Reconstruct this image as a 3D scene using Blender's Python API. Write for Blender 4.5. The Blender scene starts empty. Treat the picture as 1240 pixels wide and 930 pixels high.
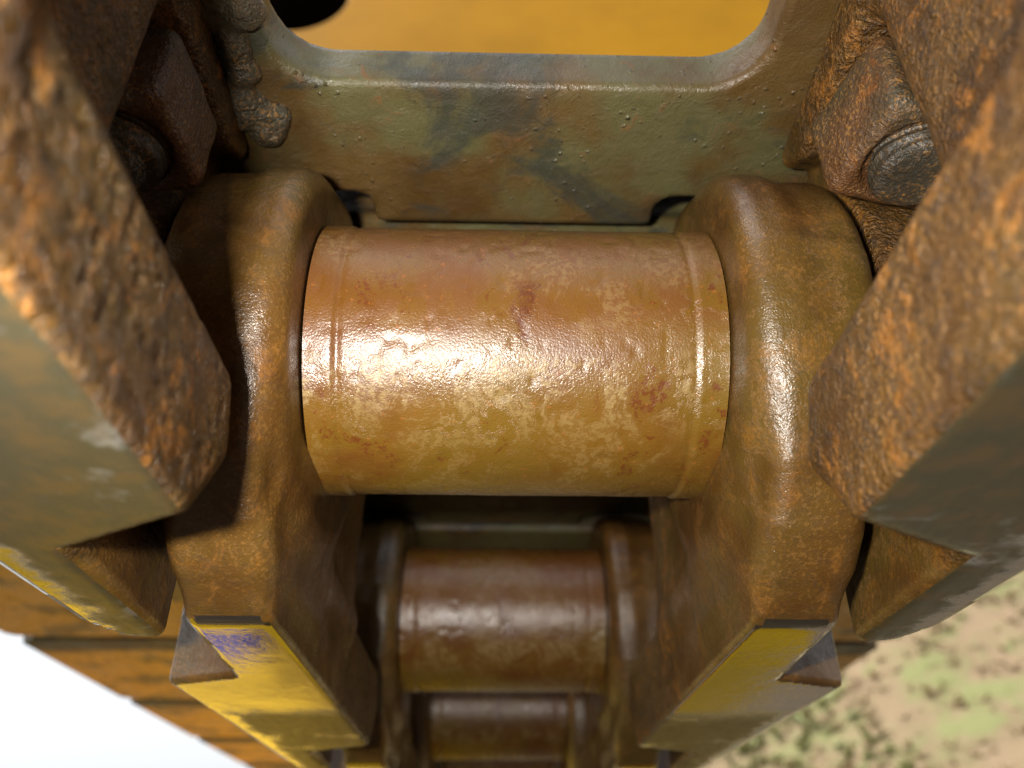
import bpy, bmesh, math, random
import numpy as np
from mathutils import Vector, Matrix

# ------------------------------------------------------------------ camera, world, sun, flash, exposure
scene = bpy.context.scene
col = scene.collection
H = 1.15                                   # height of the chain's pin line above the ground (m)
P = 0.203                                  # track pitch (m)
R = math.radians

cam_d = bpy.data.cameras.new('camera')
cam = bpy.data.objects.new('camera', cam_d)
col.objects.link(cam)
cam.location = (-0.004, -0.159, H - 0.105)
cam.rotation_euler = (R(90 + 32.0), 0, R(-1.3))
cam_d.sensor_width = 36
cam_d.lens = 29.03
cam_d.clip_start = 0.005
cam_d.clip_end = 2000
cam_d.dof.use_dof = True
cam_d.dof.focus_distance = 0.158
cam_d.dof.aperture_fstop = 14.5
scene.camera = cam

SUN_EL, SUN_AZ = 58.0, 262.0               # azimuth measured from +Y towards +X
w = bpy.data.worlds.new('World')
scene.world = w
w.use_nodes = True
nt = w.node_tree
nt.nodes.clear()
sky = nt.nodes.new('ShaderNodeTexSky')
sky.sky_type = 'NISHITA'
sky.sun_disc = False
sky.sun_elevation = R(SUN_EL)
sky.sun_rotation = R(SUN_AZ)
sky.dust_density = 3.0
bg = nt.nodes.new('ShaderNodeBackground')
bg.inputs['Strength'].default_value = 0.15
wo = nt.nodes.new('ShaderNodeOutputWorld')
haze = nt.nodes.new('ShaderNodeHueSaturation')          # thin high cloud: an even, nearly colourless sky
haze.inputs['Saturation'].default_value = 0.2
haze.inputs['Value'].default_value = 1.12
nt.links.new(sky.outputs[0], haze.inputs['Color'])
nt.links.new(haze.outputs[0], bg.inputs[0])
nt.links.new(bg.outputs[0], wo.inputs[0])

sd = Vector((math.sin(R(SUN_AZ)) * math.cos(R(SUN_EL)), math.cos(R(SUN_AZ)) * math.cos(R(SUN_EL)), math.sin(R(SUN_EL))))
sun_d = bpy.data.lights.new('sun', 'SUN')
sun_d.energy = 2.2
sun_d.angle = R(0.53)
sun_d.color = (1, 0.95, 0.86)
sun = bpy.data.objects.new('sun', sun_d)
sun.rotation_euler = sd.to_track_quat('Z', 'Y').to_euler()
col.objects.link(sun)

# the little flash of the compact camera, left of and above the lens
fl_d = bpy.data.lights.new('camera_flash', 'AREA')
fl_d.shape = 'RECTANGLE'
fl_d.size = 0.016
fl_d.size_y = 0.008
fl_d.energy = 0.56
fl_d.color = (1, 0.95, 0.87)
fl = bpy.data.objects.new('camera_flash', fl_d)
cm = cam.rotation_euler.to_matrix()
fl.location = Vector(cam.location) + cm @ Vector((-0.035, 0.012, 0.004))
fl.rotation_euler = (cam.rotation_euler[0], 0, R(-6))
col.objects.link(fl)

vs = scene.view_settings
vs.view_transform = 'Standard'
vs.look = 'None'
vs.gamma = 1
vs.use_curve_mapping = False
vs.exposure = 0.55

# ------------------------------------------------------------------ object helpers
def tag(o, label=None, cat=None, group=None, kind=None):
    if label: o['label'] = label
    if cat: o['category'] = cat
    if group: o['group'] = group
    if kind: o['kind'] = kind
    return o

def link(name, me, mat=None, parent=None, loc=(0, 0, 0), rot=(0, 0, 0)):
    o = bpy.data.objects.new(name, me)
    col.objects.link(o)
    if mat is not None and not me.materials:
        me.materials.append(mat)
    o.parent = parent
    o.location = loc
    o.rotation_euler = rot
    return o

def pydata(name, v, f, smooth=True):
    me = bpy.data.meshes.new(name)
    me.from_pydata(v, [], f)
    me.update()
    if smooth:
        me.polygons.foreach_set('use_smooth', [True] * len(me.polygons))
    return me

def bm_mesh(name, bm, smooth=False):
    me = bpy.data.meshes.new(name)
    bm.to_mesh(me)
    bm.free()
    if smooth:
        me.polygons.foreach_set('use_smooth', [True] * len(me.polygons))
    return me

# ------------------------------------------------------------------ distance-field modelling (millimetres: x out, s along the chain, n towards the rail side)
class Lattice:
    """smooth value noise on a random lattice"""
    def __init__(self, seed):
        self.t = np.random.default_rng(seed).random((32, 32, 32)).astype(np.float32)
    def __call__(self, p, size):
        q = p / size
        i = np.floor(q).astype(np.int32)
        f = (q - i).astype(np.float32)
        f = f * f * (3 - 2 * f)
        r = 0
        for a in (0, 1):
            wa = f[:, 0] if a else 1 - f[:, 0]
            for b in (0, 1):
                wb = f[:, 1] if b else 1 - f[:, 1]
                for c in (0, 1):
                    wc = f[:, 2] if c else 1 - f[:, 2]
                    r = r + wa * wb * wc * self.t[(i[:, 0] + a) & 31, (i[:, 1] + b) & 31, (i[:, 2] + c) & 31]
        return r * 2 - 1

def smin(a, b, k):
    h = np.maximum(k - np.abs(a - b), 0) / k
    return np.minimum(a, b) - h * h * k * 0.25

def smax(a, b, k):
    return -smin(-a, -b, k)

def sbox(p, lo, hi, r=2.0):
    lo = np.array(lo, np.float32); hi = np.array(hi, np.float32)
    q = np.abs(p - (lo + hi) / 2) - (hi - lo) / 2 + r
    return np.linalg.norm(np.maximum(q, 0), axis=1) + np.minimum(q.max(axis=1), 0) - r

def scylx(p, s, n, rad, x0, x1, r=2.0):
    a = np.hypot(p[:, 1] - s, p[:, 2] - n) - rad + r
    b = np.abs(p[:, 0] - (x0 + x1) / 2) - (x1 - x0) / 2 + r
    return np.hypot(np.maximum(a, 0), np.maximum(b, 0)) + np.minimum(np.maximum(a, b), 0) - r

def spoly(x, y, V):
    """signed distance to a polygon in the plane"""
    V = np.array(V, np.float32)
    d = np.full(x.shape, 1e9, np.float32)
    sg = np.ones(x.shape, np.float32)
    N = len(V)
    for i in range(N):
        a = V[i]; b = V[i - 1]
        ex, ey = b - a
        wx, wy = x - a[0], y - a[1]
        t = np.clip((wx * ex + wy * ey) / (ex * ex + ey * ey), 0, 1)
        d = np.minimum(d, (wx - ex * t) ** 2 + (wy - ey * t) ** 2)
        c1 = y >= a[1]; c2 = y < b[1]; c3 = ex * wy > ey * wx
        flip = (c1 & c2 & c3) | (~c1 & ~c2 & ~c3)
        sg = np.where(flip, -sg, sg)
    return sg * np.sqrt(d)

def sextrude(d2, z, z0, z1, r):
    a = d2 + r
    b = np.abs(z - (z0 + z1) / 2) - (z1 - z0) / 2 + r
    return np.hypot(np.maximum(a, 0), np.maximum(b, 0)) + np.minimum(np.maximum(a, b), 0) - r

def surface(fn, lo, hi, h):
    """surface nets: returns vertices (mm), quads and normals of fn = 0"""
    lo = np.array(lo, np.float32); h = np.array(h, np.float32)
    n = np.ceil((np.array(hi) - lo) / h).astype(int) + 1
    ax = [lo[k] + h[k] * np.arange(n[k], dtype=np.float32) for k in range(3)]
    g = np.stack(np.meshgrid(*ax, indexing='ij'), -1).reshape(-1, 3)
    f = np.empty(len(g), np.float32)
    for i in range(0, len(g), 400000):
        f[i:i + 400000] = fn(g[i:i + 400000])
    f = f.reshape(n)
    ins = f < 0
    m = n - 1
    acc = np.zeros((m[0], m[1], m[2], 3), np.float32)
    cnt = np.zeros(m, np.float32)
    for axis in range(3):
        o1, o2 = [k for k in range(3) if k != axis]
        for b in (0, 1):
            for c in (0, 1):
                st = [0, 0, 0]; st[o1] = b; st[o2] = c
                en = list(st); en[axis] = 1
                A = f[st[0]:st[0] + m[0], st[1]:st[1] + m[1], st[2]:st[2] + m[2]]
                B = f[en[0]:en[0] + m[0], en[1]:en[1] + m[1], en[2]:en[2] + m[2]]
                X = (A < 0) != (B < 0)
                with np.errstate(divide='ignore', invalid='ignore'):
                    t = np.where(X, A / (A - B), 0)
                acc[..., axis] += np.where(X, t, 0)
                acc[..., o1] += np.where(X, b, 0)
                acc[..., o2] += np.where(X, c, 0)
                cnt += X
    act = cnt > 0
    idx = -np.ones(m, np.int64)
    idx[act] = np.arange(act.sum())
    cell = np.argwhere(act).astype(np.float32)
    v = lo + (cell + acc[act] / cnt[act][:, None]) * h
    quads = []
    for axis in range(3):
        o1, o2 = [(1, 2), (2, 0), (0, 1)][axis]
        sl = [slice(1, -1)] * 3
        sl[axis] = slice(0, -1)
        sl2 = list(sl); sl2[axis] = slice(1, None)
        a = ins[tuple(sl)]; b = ins[tuple(sl2)]
        X = np.argwhere(a != b)
        if len(X) == 0: continue
        pos = X.copy()
        for k in range(3):
            if k != axis: pos[:, k] += 1
        up = a[tuple(X.T)]
        def cid(d1, d2):
            q = pos.copy(); q[:, o1] += d1; q[:, o2] += d2
            return idx[tuple(q.T)]
        q = np.stack([cid(-1, -1), cid(0, -1), cid(0, 0), cid(-1, 0)], 1)
        q[~up] = q[~up][:, ::-1]
        quads.append(q)
    q = np.concatenate(quads)
    e = 0.35
    def grad(p):
        G = np.empty_like(p)
        for k in range(3):
            d = np.zeros(3, np.float32); d[k] = e
            G[:, k] = (fn(p + d) - fn(p - d)) / (2 * e)
        return G
    for _ in range(2):
        G = grad(v)
        g2 = np.maximum((G * G).sum(1), 0.2)
        v = v - np.clip(fn(v) / g2, -1.2, 1.2)[:, None] * G
    G = grad(v)
    G /= np.maximum(np.linalg.norm(G, axis=1), 1e-6)[:, None]
    return v, q, G

def to_mesh(name, v, q, nr, side=1):
    """millimetre (x, s, n) arrays to a Blender mesh in metres (x, y, z = -n), side -1 mirrors left"""
    used = np.unique(q)
    mp = np.zeros(len(v), np.int64); mp[used] = np.arange(len(used))
    v = v[used]; nr = nr[used]; q = mp[q]
    s = np.array([side, 1, -1], np.float32)
    V = v * s * 0.001
    Nn = nr * s
    if side > 0: q = q[:, ::-1]            # one axis flipped: turn the winding
    me = bpy.data.meshes.new(name)
    me.vertices.add(len(V)); me.vertices.foreach_set('co', V.astype(np.float32).ravel())
    me.loops.add(q.size); me.loops.foreach_set('vertex_index', q.astype(np.int32).ravel())
    me.polygons.add(len(q)); me.polygons.foreach_set('loop_start', (np.arange(len(q)) * 4).astype(np.int32))
    me.update(calc_edges=True)
    me.validate()
    me.polygons.foreach_set('use_smooth', [True] * len(me.polygons))
    if len(me.vertices) == len(Nn):
        me.normals_split_custom_set_from_vertices(Nn.tolist())
    return me

# ------------------------------------------------------------------ materials
class NT:
    def __init__(self, name):
        self.m = bpy.data.materials.new(name)
        self.m.use_nodes = True
        self.t = self.m.node_tree
        self.b = self.t.nodes['Principled BSDF']
    def n(self, typ, **kw):
        x = self.t.nodes.new('ShaderNode' + typ)
        for k, val in kw.items(): setattr(x, k, val)
        return x
    def l(self, a, b): self.t.links.new(a, b)
    def coord(self, rnd=True):
        tc = self.n('TexCoord')
        if not rnd: return tc.outputs['Object']
        oi = self.n('ObjectInfo')
        mu = self.n('Math', operation='MULTIPLY'); mu.inputs[1].default_value = 7.3
        self.l(oi.outputs['Random'], mu.inputs[0])
        ad = self.n('VectorMath', operation='ADD')
        self.l(tc.outputs['Object'], ad.inputs[0]); self.l(mu.outputs[0], ad.inputs[1])
        return ad.outputs[0]
    def scale(self, c, s):
        mp = self.n('Mapping'); mp.inputs['Scale'].default_value = s
        self.l(c, mp.inputs[0])
        return mp.outputs[0]
    def noise(self, c, scale, detail=5, rough=0.6, dist=0.0):
        x = self.n('TexNoise')
        x.inputs['Scale'].default_value = scale; x.inputs['Detail'].default_value = detail
        x.inputs['Roughness'].default_value = rough; x.inputs['Distortion'].default_value = dist
        self.l(c, x.inputs['Vector'])
        return x.outputs['Fac']
    def voro(self, c, scale, feature='F1'):
        x = self.n('TexVoronoi', feature=feature); x.inputs['Scale'].default_value = scale
        self.l(c, x.inputs['Vector'])
        return x.outputs['Distance']
    def ramp(self, f, a, b, lo=0.0, hi=1.0, smooth=True):
        x = self.n('MapRange', interpolation_type='SMOOTHSTEP' if smooth else 'LINEAR')
        x.inputs[1].default_value = a; x.inputs[2].default_value = b
        x.inputs[3].default_value = lo; x.inputs[4].default_value = hi
        self.l(f, x.inputs[0])
        return x.outputs[0]
    def mix(self, f, a, b):
        x = self.n('Mix', data_type='RGBA')
        if isinstance(f, float): x.inputs[0].default_value = f
        else: self.l(f, x.inputs[0])
        for k, val in ((6, a), (7, b)):
            if isinstance(val, tuple): x.inputs[k].default_value = (*val, 1)
            else: self.l(val, x.inputs[k])
        return x.outputs[2]
    def math(self, op, a, b=0.0):
        x = self.n('Math', operation=op)
        for k, val in ((0, a), (1, b)):
            if isinstance(val, (int, float)): x.inputs[k].default_value = val
            else: self.l(val, x.inputs[k])
        return x.outputs[0]
    def bump(self, h, dist, strength=1.0, prev=None):
        x = self.n('Bump'); x.inputs['Distance'].default_value = dist; x.inputs['Strength'].default_value = strength
        self.l(h, x.inputs['Height'])
        if prev is not None: self.l(prev, x.inputs['Normal'])
        return x.outputs[0]
    def out(self, color=None, rough=None, metal=None, normal=None, spec=None, coat=None, coat_rough=None):
        for key, val in (('Base Color', color), ('Roughness', rough), ('Metallic', metal), ('Normal', normal),
                         ('Specular IOR Level', spec), ('Coat Weight', coat), ('Coat Roughness', coat_rough)):
            if val is None: continue
            if isinstance(val, tuple): self.b.inputs[key].default_value = (*val, 1)
            elif isinstance(val, (int, float)): self.b.inputs[key].default_value = val
            else: self.l(val, self.b.inputs[key])
        if normal is not None: self.l(normal, self.b.inputs['Coat Normal'])
        return self.m

def rust_material(name, c_a, c_b, c_olive, c_orange, orange=0.5, wet=0.5, pit=0.0006, dark=0.3, smooth_end=False, base_rough=0.30, bulge=0.4):
    m = NT(name)
    c = m.coord()
    n1 = m.noise(c, 42, 4, 0.62, 0.4)
    n2 = m.noise(c, 400, 4, 0.7, 0.4)
    n3 = m.noise(c, 20, 3, 0.6)
    n4 = m.noise(c, 1300, 3, 0.62)
    n5 = m.noise(c, 105, 6, 0.76, 0.6)
    colr = m.mix(m.ramp(n1, 0.35, 0.65), c_a, c_b)
    colr = m.mix(m.ramp(n3, 0.45, 0.62), colr, c_olive)
    if smooth_end:                                     # forged boss is rubbed smooth, the rail flank is scaled with rust
        sp = m.n('SeparateXYZ'); m.l(m.n('TexCoord').outputs['Object'], sp.inputs[0])
        scaled = m.ramp(m.math('ADD', sp.outputs[1], m.math('MULTIPLY', n3, 0.03)), 0.065, 0.105, 0.30, 1.0)
        scaled = m.math('MULTIPLY', scaled, m.ramp(sp.outputs[1], 0.166, 0.176, 1.0, 0.35))
    else:
        scaled = 1.0
    lo = 0.50 + 0.14 * (1 - orange)
    om = m.math('MULTIPLY', m.ramp(n5, lo, lo + 0.07, 0, 0.9), m.ramp(n4, 0.36, 0.56, 0.35, 1))
    colr = m.mix(m.math('MULTIPLY', om, scaled), colr, c_orange)
    tide = m.math('MULTIPLY', m.ramp(m.math('ABSOLUTE', m.math('SUBTRACT', n5, 0.53)), 0.0, 0.018, 0.6, 0), m.ramp(n3, 0.48, 0.58))
    colr = m.mix(tide, colr, (0.20, 0.105, 0.045))
    spots = m.ramp(n2, 0.50, 0.60, 0, dark)
    colr = m.mix(m.math('MULTIPLY', spots, scaled), colr, (0.034, 0.022, 0.014))
    colr = m.mix(m.math('MULTIPLY', m.ramp(n4, 0.54, 0.62, 0, 0.8), m.math('MULTIPLY', scaled, m.ramp(n1, 0.35, 0.6))), colr, (0.32, 0.16, 0.04))
    rg = m.math('ADD', m.ramp(n2, 0.3, 0.7, base_rough, base_rough + 0.2), m.ramp(n5, 0.5, 0.66, 0, 0.2))
    hgt = m.math('MULTIPLY', m.math('ADD', m.math('MULTIPLY', n2, 0.8), m.math('ADD', m.math('MULTIPLY', n4, 0.40), m.math('MULTIPLY', n5, bulge))), m.math('MULTIPLY', scaled, scaled))
    b1 = m.bump(hgt, pit * 3.0, 1.0)
    fine = m.noise(c, 2800, 2, 0.55)
    b2 = m.bump(fine, 0.00013, 0.8, b1)
    return m.out(colr, rg, 0.0, b2, 0.3, m.math('MULTIPLY', m.ramp(n1, 0.4, 0.6, wet * 0.4, wet), m.ramp(scaled, 0.3, 1, 3.0, 0.9) if smooth_end else 1.0), 0.24)

M = {}
M['link'] = rust_material('rusty_forged_steel', (0.070, 0.030, 0.006), (0.108, 0.052, 0.009), (0.090, 0.053, 0.010), (0.30, 0.115, 0.012), 0.78, 0.36, 0.0009, 0.6, True)
def bushing_material():
    m = NT('wet_rusty_bushing_steel')
    c = m.coord()
    sw = m.scale(c, (1, 0.8, 0.8))
    n1 = m.noise(c, 36, 4, 0.6, 0.4)
    n2 = m.noise(sw, 95, 6, 0.72, 0.7)
    n3 = m.noise(c, 800, 4, 0.65)
    n4 = m.noise(c, 24, 3, 0.55)
    colr = m.mix(m.ramp(n1, 0.34, 0.66), (0.110, 0.038, 0.005), (0.150, 0.072, 0.008))
    colr = m.mix(m.ramp(n4, 0.42, 0.62), colr, (0.140, 0.078, 0.008))
    sp = m.n('SeparateXYZ'); m.l(m.n('TexCoord').outputs['Object'], sp.inputs[0])
    hv = m.math('ADD', m.math('ADD', m.math('MULTIPLY', sp.outputs[1], -0.53), m.math('MULTIPLY', sp.outputs[2], 0.85)), m.math('MULTIPLY', m.math('SUBTRACT', n1, 0.5), 0.012))
    worn = m.math('MULTIPLY', m.ramp(hv, -0.017, -0.006), m.ramp(hv, 0.001, -0.002))          # flaking band where the sprocket rubs
    upper = m.ramp(hv, 0.001, 0.012)
    colr = m.mix(m.math('MULTIPLY', upper, m.ramp(n2, 0.42, 0.56, 0.25, 0.9)), colr, (0.128, 0.046, 0.007))
    scar = m.math('MULTIPLY', m.ramp(m.math('ABSOLUTE', m.math('ADD', m.math('SUBTRACT', sp.outputs[0], 0.0015), m.math('MULTIPLY', m.math('SUBTRACT', n2, 0.5), 0.020))), 0.0002, 0.0026, 1, 0),
                  m.math('MULTIPLY', m.ramp(hv, 0.000, 0.003), m.ramp(hv, 0.019, 0.015)))
    # dried films with pale tide lines round them, crust and pits
    crust = m.math('MULTIPLY', m.ramp(n2, 0.47, 0.54), m.math('MAXIMUM', m.math('MULTIPLY', m.ramp(n1, 0.50, 0.60), 0.5), worn))
    colr = m.mix(m.math('MULTIPLY', crust, m.ramp(n3, 0.44, 0.56, 0.05, 0.75)), colr, (0.25, 0.165, 0.055))
    tide = m.math('MULTIPLY', m.ramp(m.math('ABSOLUTE', m.math('SUBTRACT', n2, 0.50)), 0.0, 0.020, 1, 0), m.ramp(n4, 0.46, 0.58))
    colr = m.mix(m.math('MULTIPLY', tide, m.ramp(n3, 0.4, 0.6, 0.1, 0.7)), colr, (0.20, 0.095, 0.030))
    red = m.math('MULTIPLY', m.ramp(n2, 0.43, 0.37), m.ramp(n3, 0.44, 0.56))
    colr = m.mix(m.math('MULTIPLY', red, 0.8), colr, (0.105, 0.024, 0.006))
    colr = m.mix(m.math('MULTIPLY', scar, m.ramp(n3, 0.38, 0.58, 0.3, 0.9)), colr, (0.085, 0.020, 0.005))
    speck = m.ramp(m.noise(c, 640, 3, 0.7), 0.63, 0.69)
    colr = m.mix(m.math('MULTIPLY', speck, 0.7), colr, (0.24, 0.085, 0.015))
    rg = m.math('ADD', m.ramp(n2, 0.35, 0.62, 0.33, 0.44), m.math('MULTIPLY', crust, 0.12))
    h = m.math('ADD', m.math('SUBTRACT', m.math('MULTIPLY', n3, 0.35), m.math('MULTIPLY', scar, 0.8)), m.math('ADD', m.math('MULTIPLY', crust, 0.35), m.math('MULTIPLY', tide, 0.25)))
    b1 = m.bump(h, 0.00012, 0.9)
    b2 = m.bump(m.noise(c, 2300, 2, 0.6), 0.00011, 0.9, b1)
    return m.out(colr, rg, 0.0, b2, 0.4, m.ramp(n1, 0.4, 0.6, 0.7, 1.0), m.ramp(n2, 0.4, 0.6, 0.20, 0.34))
M['bushing'] = bushing_material()
M['nut'] = rust_material('rusty_nut_steel', (0.085, 0.036, 0.012), (0.115, 0.052, 0.020), (0.055, 0.050, 0.030), (0.20, 0.07, 0.012), 0.6, 0.5, 0.0004)
M['mud'] = rust_material('wet_mud', (0.070, 0.048, 0.024), (0.10, 0.068, 0.034), (0.065, 0.058, 0.035), (0.2, 0.09, 0.025), 0.3, 0.9, 0.0006)
M['bolt'] = rust_material('oily_bolt_steel', (0.032, 0.028, 0.020), (0.055, 0.042, 0.028), (0.04, 0.04, 0.03), (0.16, 0.07, 0.02), 0.2, 1.0, 0.0003)

def rail_material():
    m = NT('polished_rail_steel')
    c = m.coord()
    st = m.scale(c, (1, 0.25, 1))
    n1 = m.noise(c, 30, 5, 0.65, 0.6)
    n2 = m.noise(st, 600, 4, 0.7, 0.3)
    n3 = m.noise(c, 170, 4, 0.65)
    film = m.ramp(m.math('ADD', m.math('MULTIPLY', n1, 0.75), m.math('MULTIPLY', n3, 0.25)), 0.40, 0.60)
    sp = m.n('SeparateXYZ'); m.l(m.n('TexCoord').outputs['Object'], sp.inputs[0])
    ax = m.math('ABSOLUTE', sp.outputs[0])
    # rollers keep the outer strip and the narrow end bright
    clean = m.math('MAXIMUM', m.ramp(m.math('ADD', ax, m.math('MULTIPLY', n3, 0.012)), 0.081, 0.088), m.ramp(m.math('ADD', sp.outputs[1], m.math('MULTIPLY', n1, 0.03)), 0.120, 0.09))
    film = m.math('MULTIPLY', m.ramp(m.math('ADD', m.math('MULTIPLY', n1, 0.75), m.math('MULTIPLY', n3, 0.25)), 0.30, 0.50), m.ramp(clean, 0, 1, 1, 0.06))
    rust = m.mix(m.ramp(n3, 0.42, 0.66), (0.060, 0.053, 0.030), (0.095, 0.064, 0.028))
    colr = m.mix(film, (0.62, 0.60, 0.56), rust)
    rg = m.math('ADD', m.ramp(film, 0, 1, 0.04, 0.32), m.ramp(n2, 0.4, 0.7, 0, 0.08))
    metal = m.ramp(film, 0, 1, 1.0, 0.25)
    b = m.bump(m.math('ADD', m.math('MULTIPLY', n2, 0.35), m.math('MULTIPLY', n1, 1.5)), 0.00016, 0.6)
    return m.out(colr, rg, metal, b, 0.8)
M['rail'] = rail_material()

def shoe_material():
    m = NT('shoe_steel_with_yellow_paint')
    tc = m.n('TexCoord').outputs['Object']
    c = m.coord()
    n1 = m.noise(c, 40, 6, 0.6, 0.5)
    n2 = m.noise(c, 170, 6, 0.7, 0.5)
    n3 = m.noise(c, 24, 4, 0.55)
    n4 = m.noise(c, 11, 5, 0.6)
    colr = m.mix(m.ramp(n1, 0.35, 0.65), (0.070, 0.036, 0.009), (0.100, 0.058, 0.016))
    colr = m.mix(m.ramp(n3, 0.44, 0.58), colr, (0.092, 0.082, 0.032))
    colr = m.mix(m.ramp(n2, 0.58, 0.70, 0, 0.7), colr, (0.17, 0.068, 0.018))
    colr = m.mix(m.ramp(m.noise(c, 32, 5, 0.65, 0.8), 0.52, 0.64, 0, 0.75), colr, (0.030, 0.034, 0.027))
    sp = m.n('SeparateXYZ'); m.l(tc, sp.inputs[0])
    ax = m.math('ABSOLUTE', sp.outputs[0])
    edge = m.ramp(m.math('ADD', ax, m.math('MULTIPLY', n4, 0.05)), 0.155, 0.185)
    # yellow left out along the joint to the next shoe
    js = m.ramp(m.math('ADD', sp.outputs[1], m.math('MULTIPLY', n4, 0.03)), 0.045, 0.065)
    je = m.ramp(m.math('ADD', sp.outputs[1], m.math('MULTIPLY', n4, 0.03)), 0.200, 0.190)
    yellow_ends = m.math('MULTIPLY', edge, m.math('MULTIPLY', js, m.math('MULTIPLY', m.ramp(n2, 0.56, 0.64, 1, 0.2), m.ramp(n3, 0.52, 0.60, 1, 0.35))))
    colr = m.mix(yellow_ends, colr, (0.80, 0.46, 0.05))  # shoe ends coloured yellow, broken up by noise
    rg = m.ramp(n2, 0.3, 0.7, 0.35, 0.6)
    vc = m.n('VectorMath', operation='ADD')                 # warped so the drops do not sit in a pattern
    wn = m.n('TexNoise'); wn.inputs['Scale'].default_value = 160; m.l(c, wn.inputs['Vector'])
    ws = m.n('VectorMath', operation='SCALE'); ws.inputs['Scale'].default_value = 0.004
    m.l(wn.outputs['Color'], ws.inputs[0]); m.l(c, vc.inputs[0]); m.l(ws.outputs[0], vc.inputs[1])
    drops = m.math('MULTIPLY', m.ramp(m.voro(vc.outputs[0], 380), 0.02, 0.26, 1, 0), m.ramp(n2, 0.46, 0.56))
    hgt = m.math('ADD', m.math('MULTIPLY', n2, 0.6), m.math('MULTIPLY', m.math('MULTIPLY', drops, m.ramp(n1, 0.44, 0.56)), 0.55))
    b1 = m.bump(hgt, 0.0013, 0.8)
    b2 = m.bump(m.noise(c, 2400, 2, 0.55), 0.00022, 0.7, b1)
    return m.out(colr, rg, 0.0, b2, 0.5, m.math('MAXIMUM', m.ramp(n1, 0.42, 0.6, 0.05, 0.4), m.math('MULTIPLY', drops, m.ramp(n1, 0.46, 0.54))), 0.16)
M['shoe'] = shoe_material()

def paint_material(name, colour, rough=0.62):
    m = NT(name)
    c = m.coord(False)
    n1 = m.noise(c, 3, 5, 0.6)
    n2 = m.noise(c, 35, 6, 0.7)
    d = tuple(x * 0.78 for x in colour)
    colr = m.mix(m.ramp(n1, 0.35, 0.65), colour, d)
    colr = m.mix(m.ramp(n2, 0.66, 0.74, 0, 0.7), colr, (0.16, 0.10, 0.05))
    return m.out(colr, rough, 0.0, m.bump(m.noise(c, 160, 3), 0.0006, 0.3), 0.15)
M['yellow'] = paint_material('yellow_machine_paint', (0.74, 0.36, 0.004))
M['beam_yellow'] = paint_material('bright_yellow_beam_paint', (0.85, 0.55, 0.02))
M['blue'] = paint_material('blue_decal_paint', (0.03, 0.06, 0.45))
M['black'] = paint_material('black_rubber', (0.012, 0.010, 0.009), 0.6)  # near-black colour for the shade inside the panel opening

def ground_material():
    m = NT('dry_dusty_ground')
    c = m.coord(False)
    n1 = m.noise(c, 0.5, 7, 0.65, 0.4)
    n2 = m.noise(c, 9, 6, 0.7)
    colr = m.mix(m.ramp(n1, 0.35, 0.65), (0.11, 0.085, 0.058), (0.08, 0.06, 0.04))
    colr = m.mix(m.ramp(n2, 0.55, 0.75, 0, 0.5), colr, (0.07, 0.055, 0.04))
    return m.out(colr, 0.95, 0.0, m.bump(n2, 0.03, 0.6), 0.2)
M['ground'] = ground_material()

def hill_material():
    m = NT('dry_hillside_soil')
    c = m.coord(False)
    n1 = m.noise(c, 0.7, 6, 0.65, 0.5)
    n2 = m.noise(c, 1.6, 6, 0.65, 0.3)
    colr = m.mix(m.ramp(n1, 0.38, 0.62), (0.31, 0.225, 0.14), (0.25, 0.195, 0.11))
    colr = m.mix(m.ramp(n2, 0.44, 0.64, 0, 0.8), colr, (0.23, 0.26, 0.10))
    return m.out(colr, 0.95, 0.0, m.bump(n2, 0.15, 0.7), 0.2)
M['hill'] = hill_material()

def leaf_material(name, a, b):
    m = NT(name)
    c = m.coord(False)
    colr = m.mix(m.ramp(m.noise(c, 1.3, 5, 0.7), 0.38, 0.62), a, b)
    return m.out(colr, 0.7, 0.0, None, 0.3)
M['dry_grass'] = leaf_material('dry_grass_blades', (0.38, 0.28, 0.17), (0.34, 0.26, 0.14))
M['scrub'] = leaf_material('green_scrub_leaves', (0.28, 0.32, 0.13), (0.36, 0.36, 0.19))

# ------------------------------------------------------------------ setting: ground and hillside
def grid(name, x0, x1, y0, y1, nx, ny, fz):
    xs = np.linspace(x0, x1, nx); ys = np.linspace(y0, y1, ny)
    X, Y = np.meshgrid(xs, ys, indexing='ij')
    Z = fz(X, Y)
    v = np.stack([X, Y, Z], -1).reshape(-1, 3)
    i = np.arange(nx - 1)[:, None] * ny + np.arange(ny - 1)[None]
    i = i.ravel()
    return pydata(name, v.tolist(), np.stack([i, i + ny, i + ny + 1, i + 1], 1).tolist())

gm = pydata('ground', [(-600, -600, 0), (600, -600, 0), (600, 600, 0), (-600, 600, 0)], [(0, 1, 2, 3)], False)
tag(link('ground', gm, M['ground']), kind='structure')

LH = Lattice(5)
def hill_z(X, Y):
    p = np.stack([X.ravel(), Y.ravel(), np.zeros(X.size)], 1)
    nz = (LH(p, 6.0) * 0.9 + LH(p + 40, 2.2) * 0.35 + LH(p + 9, 0.8) * 0.10).reshape(X.shape)
    t = np.clip((X * 0.72 + Y * 0.70 - 7.0) / 26.0, 0, 1)
    side = np.clip((X + 0.02 * Y + 0.3) / 3.5, 0, 1)
    side = side * side * (3 - 2 * side)
    return (t ** 0.9 * 19.0 + nz * np.clip(t * 6, 0, 1)) * side - 0.25
hm = grid('hillside', -1.5, 40, 3, 44, 130, 130, hill_z)
tag(link('hillside', hm, M['hill']), kind='structure')

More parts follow.
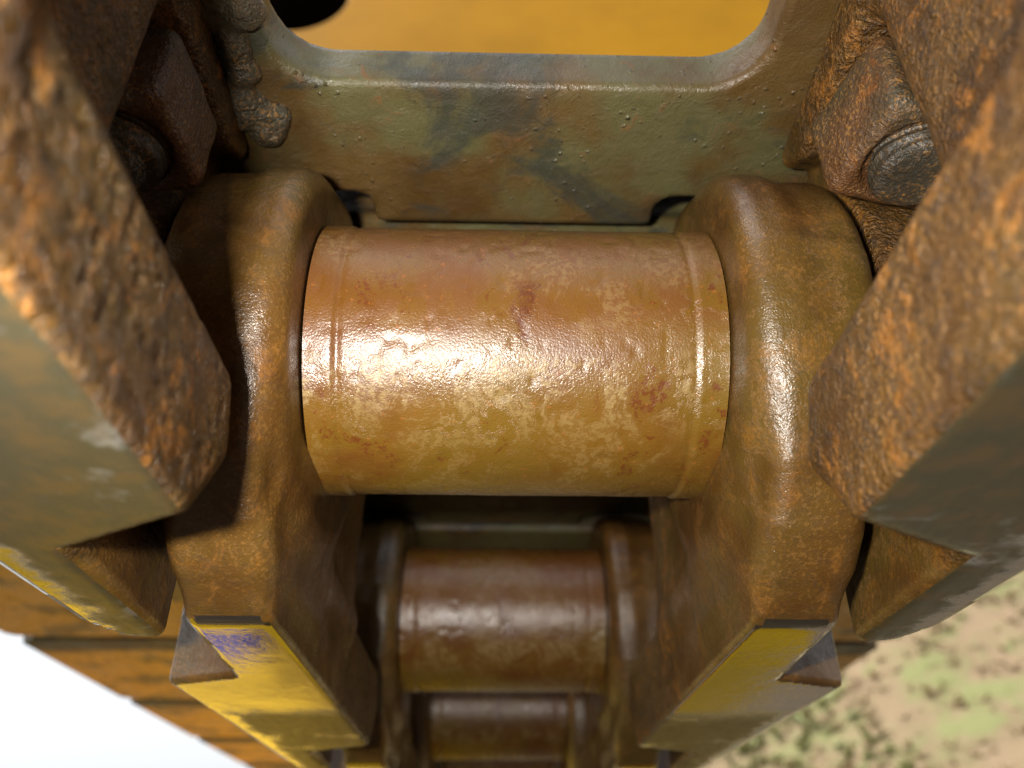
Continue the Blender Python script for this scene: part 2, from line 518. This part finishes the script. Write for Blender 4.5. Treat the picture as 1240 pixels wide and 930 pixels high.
def tufts(name, n, seed, size, blades, wide, lean, green):
    rng = random.Random(seed)
    v, f = [], []
    lat = Lattice(seed + 50)
    k = 0
    while k < n:
        x = rng.uniform(0.5, 22); y = rng.uniform(5, 28)
        if x * 0.72 + y * 0.70 < 7.2 or x < 0.18 * y: continue
        m = float(lat(np.array([[x, y, 0.0]]), 1.7)[0])
        if green and m < 0.08: continue
        if not green and m > 0.30 and rng.random() < 0.6: continue
        z = float(hill_z(np.array([[x]]), np.array([[y]]))[0, 0])
        k += 1
        sc = size * rng.uniform(0.6, 1.5)
        for b in range(blades):
            a = rng.uniform(0, 6.283); l = rng.uniform(0.2, 1) * lean * sc
            hh = sc * rng.uniform(0.5, 1.0)
            bx = x + rng.uniform(-0.4, 0.4) * sc; by = y + rng.uniform(-0.4, 0.4) * sc
            bz = z + (rng.uniform(0, 0.5) * sc if green else 0)
            wx, wy = -math.sin(a) * wide * sc, math.cos(a) * wide * sc
            tx, ty = bx + math.cos(a) * l, by + math.sin(a) * l
            i = len(v)
            v += [(bx - wx, by - wy, bz), (bx + wx, by + wy, bz), (tx + wx * 0.4, ty + wy * 0.4, bz + hh), (tx - wx * 0.4, ty - wy * 0.4, bz + hh)]
            f.append((i, i + 1, i + 2, i + 3))
    return pydata(name, v, f, False)
tag(link('dry_grass', tufts('dry_grass', 9000, 3, 0.07, 6, 0.20, 2.0, False), M['dry_grass']), 'straw coloured dry grass covering the sunlit hillside', 'grass', kind='stuff')
tag(link('green_scrub', tufts('green_scrub', 5200, 8, 0.075, 8, 0.36, 2.0, True), M['scrub']), 'patches of low green scrub among the dry grass', 'scrub', kind='stuff')

# ------------------------------------------------------------------ the yellow machine: body panel above, track frame below
def rounded_panel():
    """upright yellow panel with a round opening, 12 mm thick"""
    cu = bpy.data.curves.new('c', 'CURVE')
    cu.dimensions = '2D'; cu.fill_mode = 'BOTH'; cu.extrude = 0.006; cu.bevel_depth = 0.002; cu.bevel_resolution = 2
    def add(pts):
        sp = cu.splines.new('POLY'); sp.points.add(len(pts) - 1); sp.use_cyclic_u = True
        for p, q in zip(sp.points, pts): p.co = (q[0], q[1], 0, 1)
    add([(-0.8, 0.0), (0.8, 0.0), (0.8, 1.6), (-0.8, 1.6)])
    cx, cz, r = PANEL_HOLE
    add([(cx + r * math.cos(a * math.pi / 24), cz + r * math.sin(a * math.pi / 24)) for a in range(48)])
    o = bpy.data.objects.new('t', cu)
    col.objects.link(o)
    dg = bpy.context.evaluated_depsgraph_get()
    me = bpy.data.meshes.new_from_object(o.evaluated_get(dg))
    bpy.data.objects.remove(o); bpy.data.curves.remove(cu)
    me.name = 'panel'
    return me
PANEL_Y, PANEL_Z0 = 0.55, H + 0.22
PANEL_HOLE = (-0.295, 0.775, 0.075)
root = bpy.data.objects.new('body_panel', None); col.objects.link(root)
root.location = (0, PANEL_Y, PANEL_Z0)
root.rotation_euler = (0, 0, R(-4))
tag(root, 'yellow painted machine panel with a round black opening, seen through the window in the shoe', 'panel')
link('panel', rounded_panel(), M['yellow'], root, (0, 0, 0), (R(90), 0, 0))
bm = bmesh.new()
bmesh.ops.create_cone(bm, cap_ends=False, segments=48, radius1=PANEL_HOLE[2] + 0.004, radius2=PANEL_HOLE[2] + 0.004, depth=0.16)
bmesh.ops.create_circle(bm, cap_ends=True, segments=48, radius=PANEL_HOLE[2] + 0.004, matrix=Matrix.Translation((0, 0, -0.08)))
link('opening_sleeve', bm_mesh('opening_sleeve', bm), M['black'], root, (PANEL_HOLE[0], 0.09, PANEL_HOLE[1]), (R(90), 0, 0))  # black liner stands in for the shade behind the opening

def box_mesh(name, lo, hi, bev):
    bm = bmesh.new()
    bmesh.ops.create_cube(bm, size=1)
    for v in bm.verts:
        v.co = Vector([(lo[k] + hi[k]) / 2 + v.co[k] * (hi[k] - lo[k]) for k in range(3)])
    bmesh.ops.bevel(bm, geom=bm.edges[:], offset=bev, segments=3, affect='EDGES', profile=0.5)
    return bm_mesh(name, bm)

link('side_panel', box_mesh('side_panel', (-0.62, -1.1, 0.0), (-0.60, -0.33, 1.15), 0.006), M['yellow'], root)  # unseen wall, added to keep direct sun from the shoe window
fr = bpy.data.objects.new('support_beam', None); col.objects.link(fr)
fr.location = (0, 0.9, H - 0.42)
tag(fr, 'yellow painted steel beam mirrored in the polished running faces', 'beam')
link('beam', box_mesh('beam', (-0.38, -0.48, -0.08), (0.0, 0.4, 0.24), 0.02), M['beam_yellow'], fr)
link('side_beam', box_mesh('side_beam', (0.14, -0.40, -0.08), (0.26, 0.4, 0.24), 0.02), M['beam_yellow'], fr)
link('rear_beam', box_mesh('rear_beam', (-0.22, -2.0, -0.12), (0.22, -0.481, 0.16), 0.02), M['bolt'], fr)  # unseen dark beam, added to block light bouncing up from the ground
link('blue_decal', box_mesh('blue_decal', (-0.25, -0.455, 0.239), (-0.175, -0.39, 0.242), 0.001), M['blue'], fr)

# ------------------------------------------------------------------ track chain
N_RAIL, N_SHOE = 60.0, -45.0
RAIL_PLAN = [(46, -16), (46, 163), (66.5, 176), (68.7, 213), (72, 216), (79, 214), (83, 203), (84, 54), (66, 46), (63.5, 3), (62.5, -16)]

def link_field(seed):
    la = Lattice(seed)
    def fn(p):
        x, s, n = p[:, 0], p[:, 1], p[:, 2]
        # rail head
        head = sextrude(spoly(x, s, RAIL_PLAN), n, 34, N_RAIL, 1.8)
        # the inner end of the head is rounded off towards the running face
        e_ = s - 163 - (x - 46) * 0.63
        end = np.maximum((e_ * 14 + (n - 46) * 11) / 18.5, (e_ * 12 - (n - 44) * 6) / 14.5)
        head = smax(head, np.minimum(end, 69 - x), 4)
        # and its start slopes up from the boss
        head = smax(head, (n - 60 - (s + 3)) * 0.707, 5)
        # bushing boss and the solid block behind it, rising to the start of the rail
        boss = smin(scylx(p, 0, 0, 43, 42, 55, 5), scylx(p, 0, 0, 41.6, 48, 67, 4), 3)
        blk = sbox(p, (45.5, -8, -44.6), (66, 90, 44), 6)
        ramp_ = sextrude(spoly(s, n, [(-41, 0), (-40, 12), (-36, 26), (-29, 39), (-20, 48), (-10, 53), (40, 53), (40, -30)]), x, 45.6, 64, 4)
        # pillar beside the nut pocket, outer plate, pin boss, foot bolted to the shoe
        pil = sbox(p, (61.5, 80, -44.6), (83.5, 135, 44), 9)
        plate = sbox(p, (73, 60, 4), (83.5, 212, 44), 4)
        pin = scylx(p, 203, 0, 38, 69.6, 84.5, 3)
        pb = sbox(p, (70, 172, -44.6), (83.5, 214, 40), 4)
        foot = sbox(p, (62, 22, -44.6), (84.5, 180, -33), 2.5)
        d = smin(boss, blk, 12)
        d = smin(d, ramp_, 5)
        d = smin(d, pil, 14)
        o = smin(plate, smin(pin, pb, 8), 8)
        d = smin(d, o, 8)
        d = smin(d, foot, 7)
        d = smin(d, head, 6)
        # room for the next link's boss inside the pin end
        room = scylx(p, 203, 0, 46, 20, 69.4, 1)
        d = smax(d, -room, 2)
        # forged, pitted skin everywhere but on the running face
        w_ = np.clip((58.0 - n) / 7.0, 0, 1)
        w_ = w_ * np.clip((176 - s) / 10, 0.15, 1)
        d = d + w_ * (la(p, 14.0) * np.clip((s - 50) / 60, 0.10, 0.3) + np.clip((s - 62) / 30, 0.05, 1) * (la(p + 77, 4.2) * 0.10 + np.maximum(la(p + 31, 2.4) - 0.3, 0) * 0.6))
        return d
    return fn

LINKS = {}
for side, seed in ((-1, 11), (1, 23)):
    v, q, nr = surface(link_field(seed), (34, -52, -50), (90, 223, 66), (1.25, 1.25, 1.25))
    qn = nr[q].mean(1); qc = v[q].mean(1)
    face = (qc[:, 2] > N_RAIL - 0.8) & (qn[:, 2] > 0.93)
    LINKS[side] = (to_mesh('link', v, q[~face], nr, side), to_mesh('rail_face', v, q[face], nr, side))

def shoe_field(p):
    x, s, n = p[:, 0], p[:, 1], p[:, 2]
    ax = np.abs(x)
    plan = sextrude(spoly(x, s, [(-330, 22), (-318, 11), (256, 11), (268, 22), (268, 200), (262, 206), (-324, 206), (-330, 200)]), n, -57, N_SHOE, 2.5)
    # window in the middle, wider towards the joint
    hole = spoly(x, s, [(-40, 103), (40, 103), (40, 149), (-40, 149)]) - 12.5
    plan = smax(plan, -hole, 2)
    # clearance for the bosses at both ends
    for s0 in (204.5,):
        cut = np.hypot(np.maximum(np.abs(ax - 58) - 17, 0), np.maximum(np.abs(s - s0) - 4.5, 0)) - 5
        plan = smax(plan, -cut, 2)
    g = sbox(p, (-330, 14, -106), (268, 28, -54), 3)
    lip = sbox(p, (-328, 182, -80), (266, 216.3, -66), 2.5)      # overlap lip behind the joint
    neck = sbox(p, (-328, 182, -72), (266, 193, -50), 2.5)
    return smin(smin(plan, g, 8), smin(lip, neck, 3), 3)
v, q, nr = surface(shoe_field, (-336, 4, -110), (274, 230, -40), (2.2, 2.0, 1.6))
SHOE = to_mesh('shoe', v, q, nr, 1)

LB = Lattice(91)
def bushing_mesh():
    nx, na = 150, 220
    xs = np.linspace(-41.5, 41.5, nx)
    v, f = [], []
    prof = []
    for x in xs:
        a = abs(x)
        r = 30.2
        if a > 35.6: r = 30.55
        r -= 0.18 * math.exp(-((a - 35.2) / 0.7) ** 2)
        prof.append(r)
    A = np.linspace(0, 2 * math.pi, na, endpoint=False)
    X, T = np.meshgrid(xs, A, indexing='ij')
    Rr = np.array(prof)[:, None] * np.ones_like(T)
    p = np.stack([X, Rr * np.cos(T), Rr * np.sin(T)], -1).reshape(-1, 3)
    band = np.exp(-((T - math.pi * 0.0) / 9.0) ** 2).ravel()
    dsp = LB(p, 16.0) * 0.12 + LB(p + 50, 4.0) * 0.02 - np.maximum(LB(p + 13, 2.0) - 0.35, 0) * 0.55 * band
    Rr = Rr.ravel() + dsp
    V = np.stack([X.ravel(), Rr * np.cos(T.ravel()), Rr * np.sin(T.ravel())], 1) * 0.001
    for i in range(nx - 1):
        for j in range(na):
            k = (j + 1) % na
            f.append((i * na + j, (i + 1) * na + j, (i + 1) * na + k, i * na + k))
    me = pydata('bushing', V.tolist(), [tuple(reversed(q)) for q in f])
    return me
BUSH = bushing_mesh()

def lathe_x(name, prof, seg=48):
    v, f = [], []
    for x, r in prof:
        for j in range(seg):
            a = 2 * math.pi * j / seg
            v.append((x, r * math.cos(a), r * math.sin(a)))
    for i in range(len(prof) - 1):
        for j in range(seg):
            k = (j + 1) % seg
            f.append((i * seg + j, i * seg + k, (i + 1) * seg + k, (i + 1) * seg + j))
    return pydata(name, v, f)
PIN = lathe_x('pin', [(-0.088, 0.0001), (-0.088, 0.014), (-0.0865, 0.0165), (0.0865, 0.0165), (0.088, 0.014), (0.088, 0.0001)])

LN = Lattice(61)
def nut_field(p):
    b = sbox(p, (-12, -12, 0), (12, 12, 20), 2.5)
    # turned-off corners at the free end
    cone = (np.hypot(p[:, 0], p[:, 1]) + (p[:, 2] - 21) * 1.0 - 13.8) * 0.70
    d = smax(b, cone, 1.5)
    hole = np.maximum(np.hypot(p[:, 0], p[:, 1]) - 9.4, 19 - p[:, 2])
    d = smax(d, -hole, 1.5)
    return d + LN(p, 5) * 0.25
v, q, nr = surface(nut_field, (-16, -16, -2), (16, 16, 24), (0.9, 0.9, 0.9))
NUT = to_mesh('nut', v, q, nr, 1)
def bolt_field(p):
    d = np.maximum(np.hypot(p[:, 0], p[:, 1]) - 8.6 - 0.35 * np.sin(p[:, 2] * 2 * math.pi / 2.5), np.abs(p[:, 2] - 14) - 10)
    d = smax(d, (np.hypot(p[:, 0], p[:, 1]) + p[:, 2] - 31.2) * 0.7, 1)
    return d + LN(p + 9, 4) * 0.35
v, q, nr = surface(bolt_field, (-11, -11, 2), (11, 11, 27), (0.8, 0.8, 0.8))
BOLT = to_mesh('bolt_end', v, q, nr, 1)

# mud caked along the foot of the link
def mud_mesh(seed, n, side, x0, x1, s0, s1):
    rng = np.random.default_rng(seed)
    c = np.stack([rng.uniform(x0, x1, n), rng.uniform(s0, s1, n), np.full(n, N_SHOE)], 1)
    r = rng.uniform(1.6, 4.6, n)
    lt = Lattice(seed)
    def fn(p):
        d = np.full(len(p), 50.0)
        for k in range(n):
            d = smin(d, np.sqrt((p[:, 0] - c[k, 0]) ** 2 + (p[:, 1] - c[k, 1]) ** 2 + ((p[:, 2] - c[k, 2]) * 1.1) ** 2) - r[k], 2.0)
        d = d + lt(p, 2.2) * 0.5
        return smax(d, N_SHOE - 2 - p[:, 2], 1)
    v, q, nr = surface(fn, (x0 - 7, s0 - 7, N_SHOE - 4), (x1 + 7, s1 + 7, N_SHOE + 8), (0.9, 0.9, 0.9))
    return to_mesh('caked_mud', v, q, nr, side)
MUD_A = mud_mesh(4, 46, -1, 53, 63, 86, 178)

LABELS = [
    'rusty track segment whose shoe has the rounded window opening onto the yellow panel',
    'wet brown track segment carrying the large glossy bushing between two rounded bosses',
    'dark track segment carrying the smaller second bushing framed behind the large one',
    'shadowed track segment carrying the third bushing just behind the second',
    'shadowed track segment carrying the fourth bushing, its top edge just showing',
]
GROUP = 'segments of the track chain'
for k in (0, 1, 2, 3, 4, 5, 6, -1):  # the negative one is out of view, added to shade the chain
    seg = bpy.data.objects.new('track_segment', None)
    col.objects.link(seg)
    seg.location = (0, P * (k - 1), H)
    tag(seg, 'track segment carrying the chain on beyond the shoe with the rounded window' if k < 0 else LABELS[k] if k < 5 else ['painted track segment beyond the fourth bushing, only shoe ends showing', 'last track segment of the row, only its shoe ends showing'][k - 5], 'track segment', GROUP)
    for side in (-1, 1):
        a, b = LINKS[side]
        lk = link('link', a, M['link'], seg)
        link('rail_face', b, M['rail'], lk)
        nu = link('nut', NUT, M['nut'], seg, (side * 0.0745, 0.152, 0.0325), (0, 0, R(8 * side + 5)))
        link('bolt_end', BOLT, M['bolt'], nu)
    link('bushing', BUSH, M['bushing'], seg)
    link('pin', PIN, M['bolt'], seg, (0, P, 0))
    link('shoe', SHOE, M['shoe'], seg)
    if k == 0:
        link('caked_mud', MUD_A, M['mud'], seg)

# ------------------------------------------------------------------ render defaults
scene.render.engine = 'CYCLES'
scene.cycles.max_bounces = 8
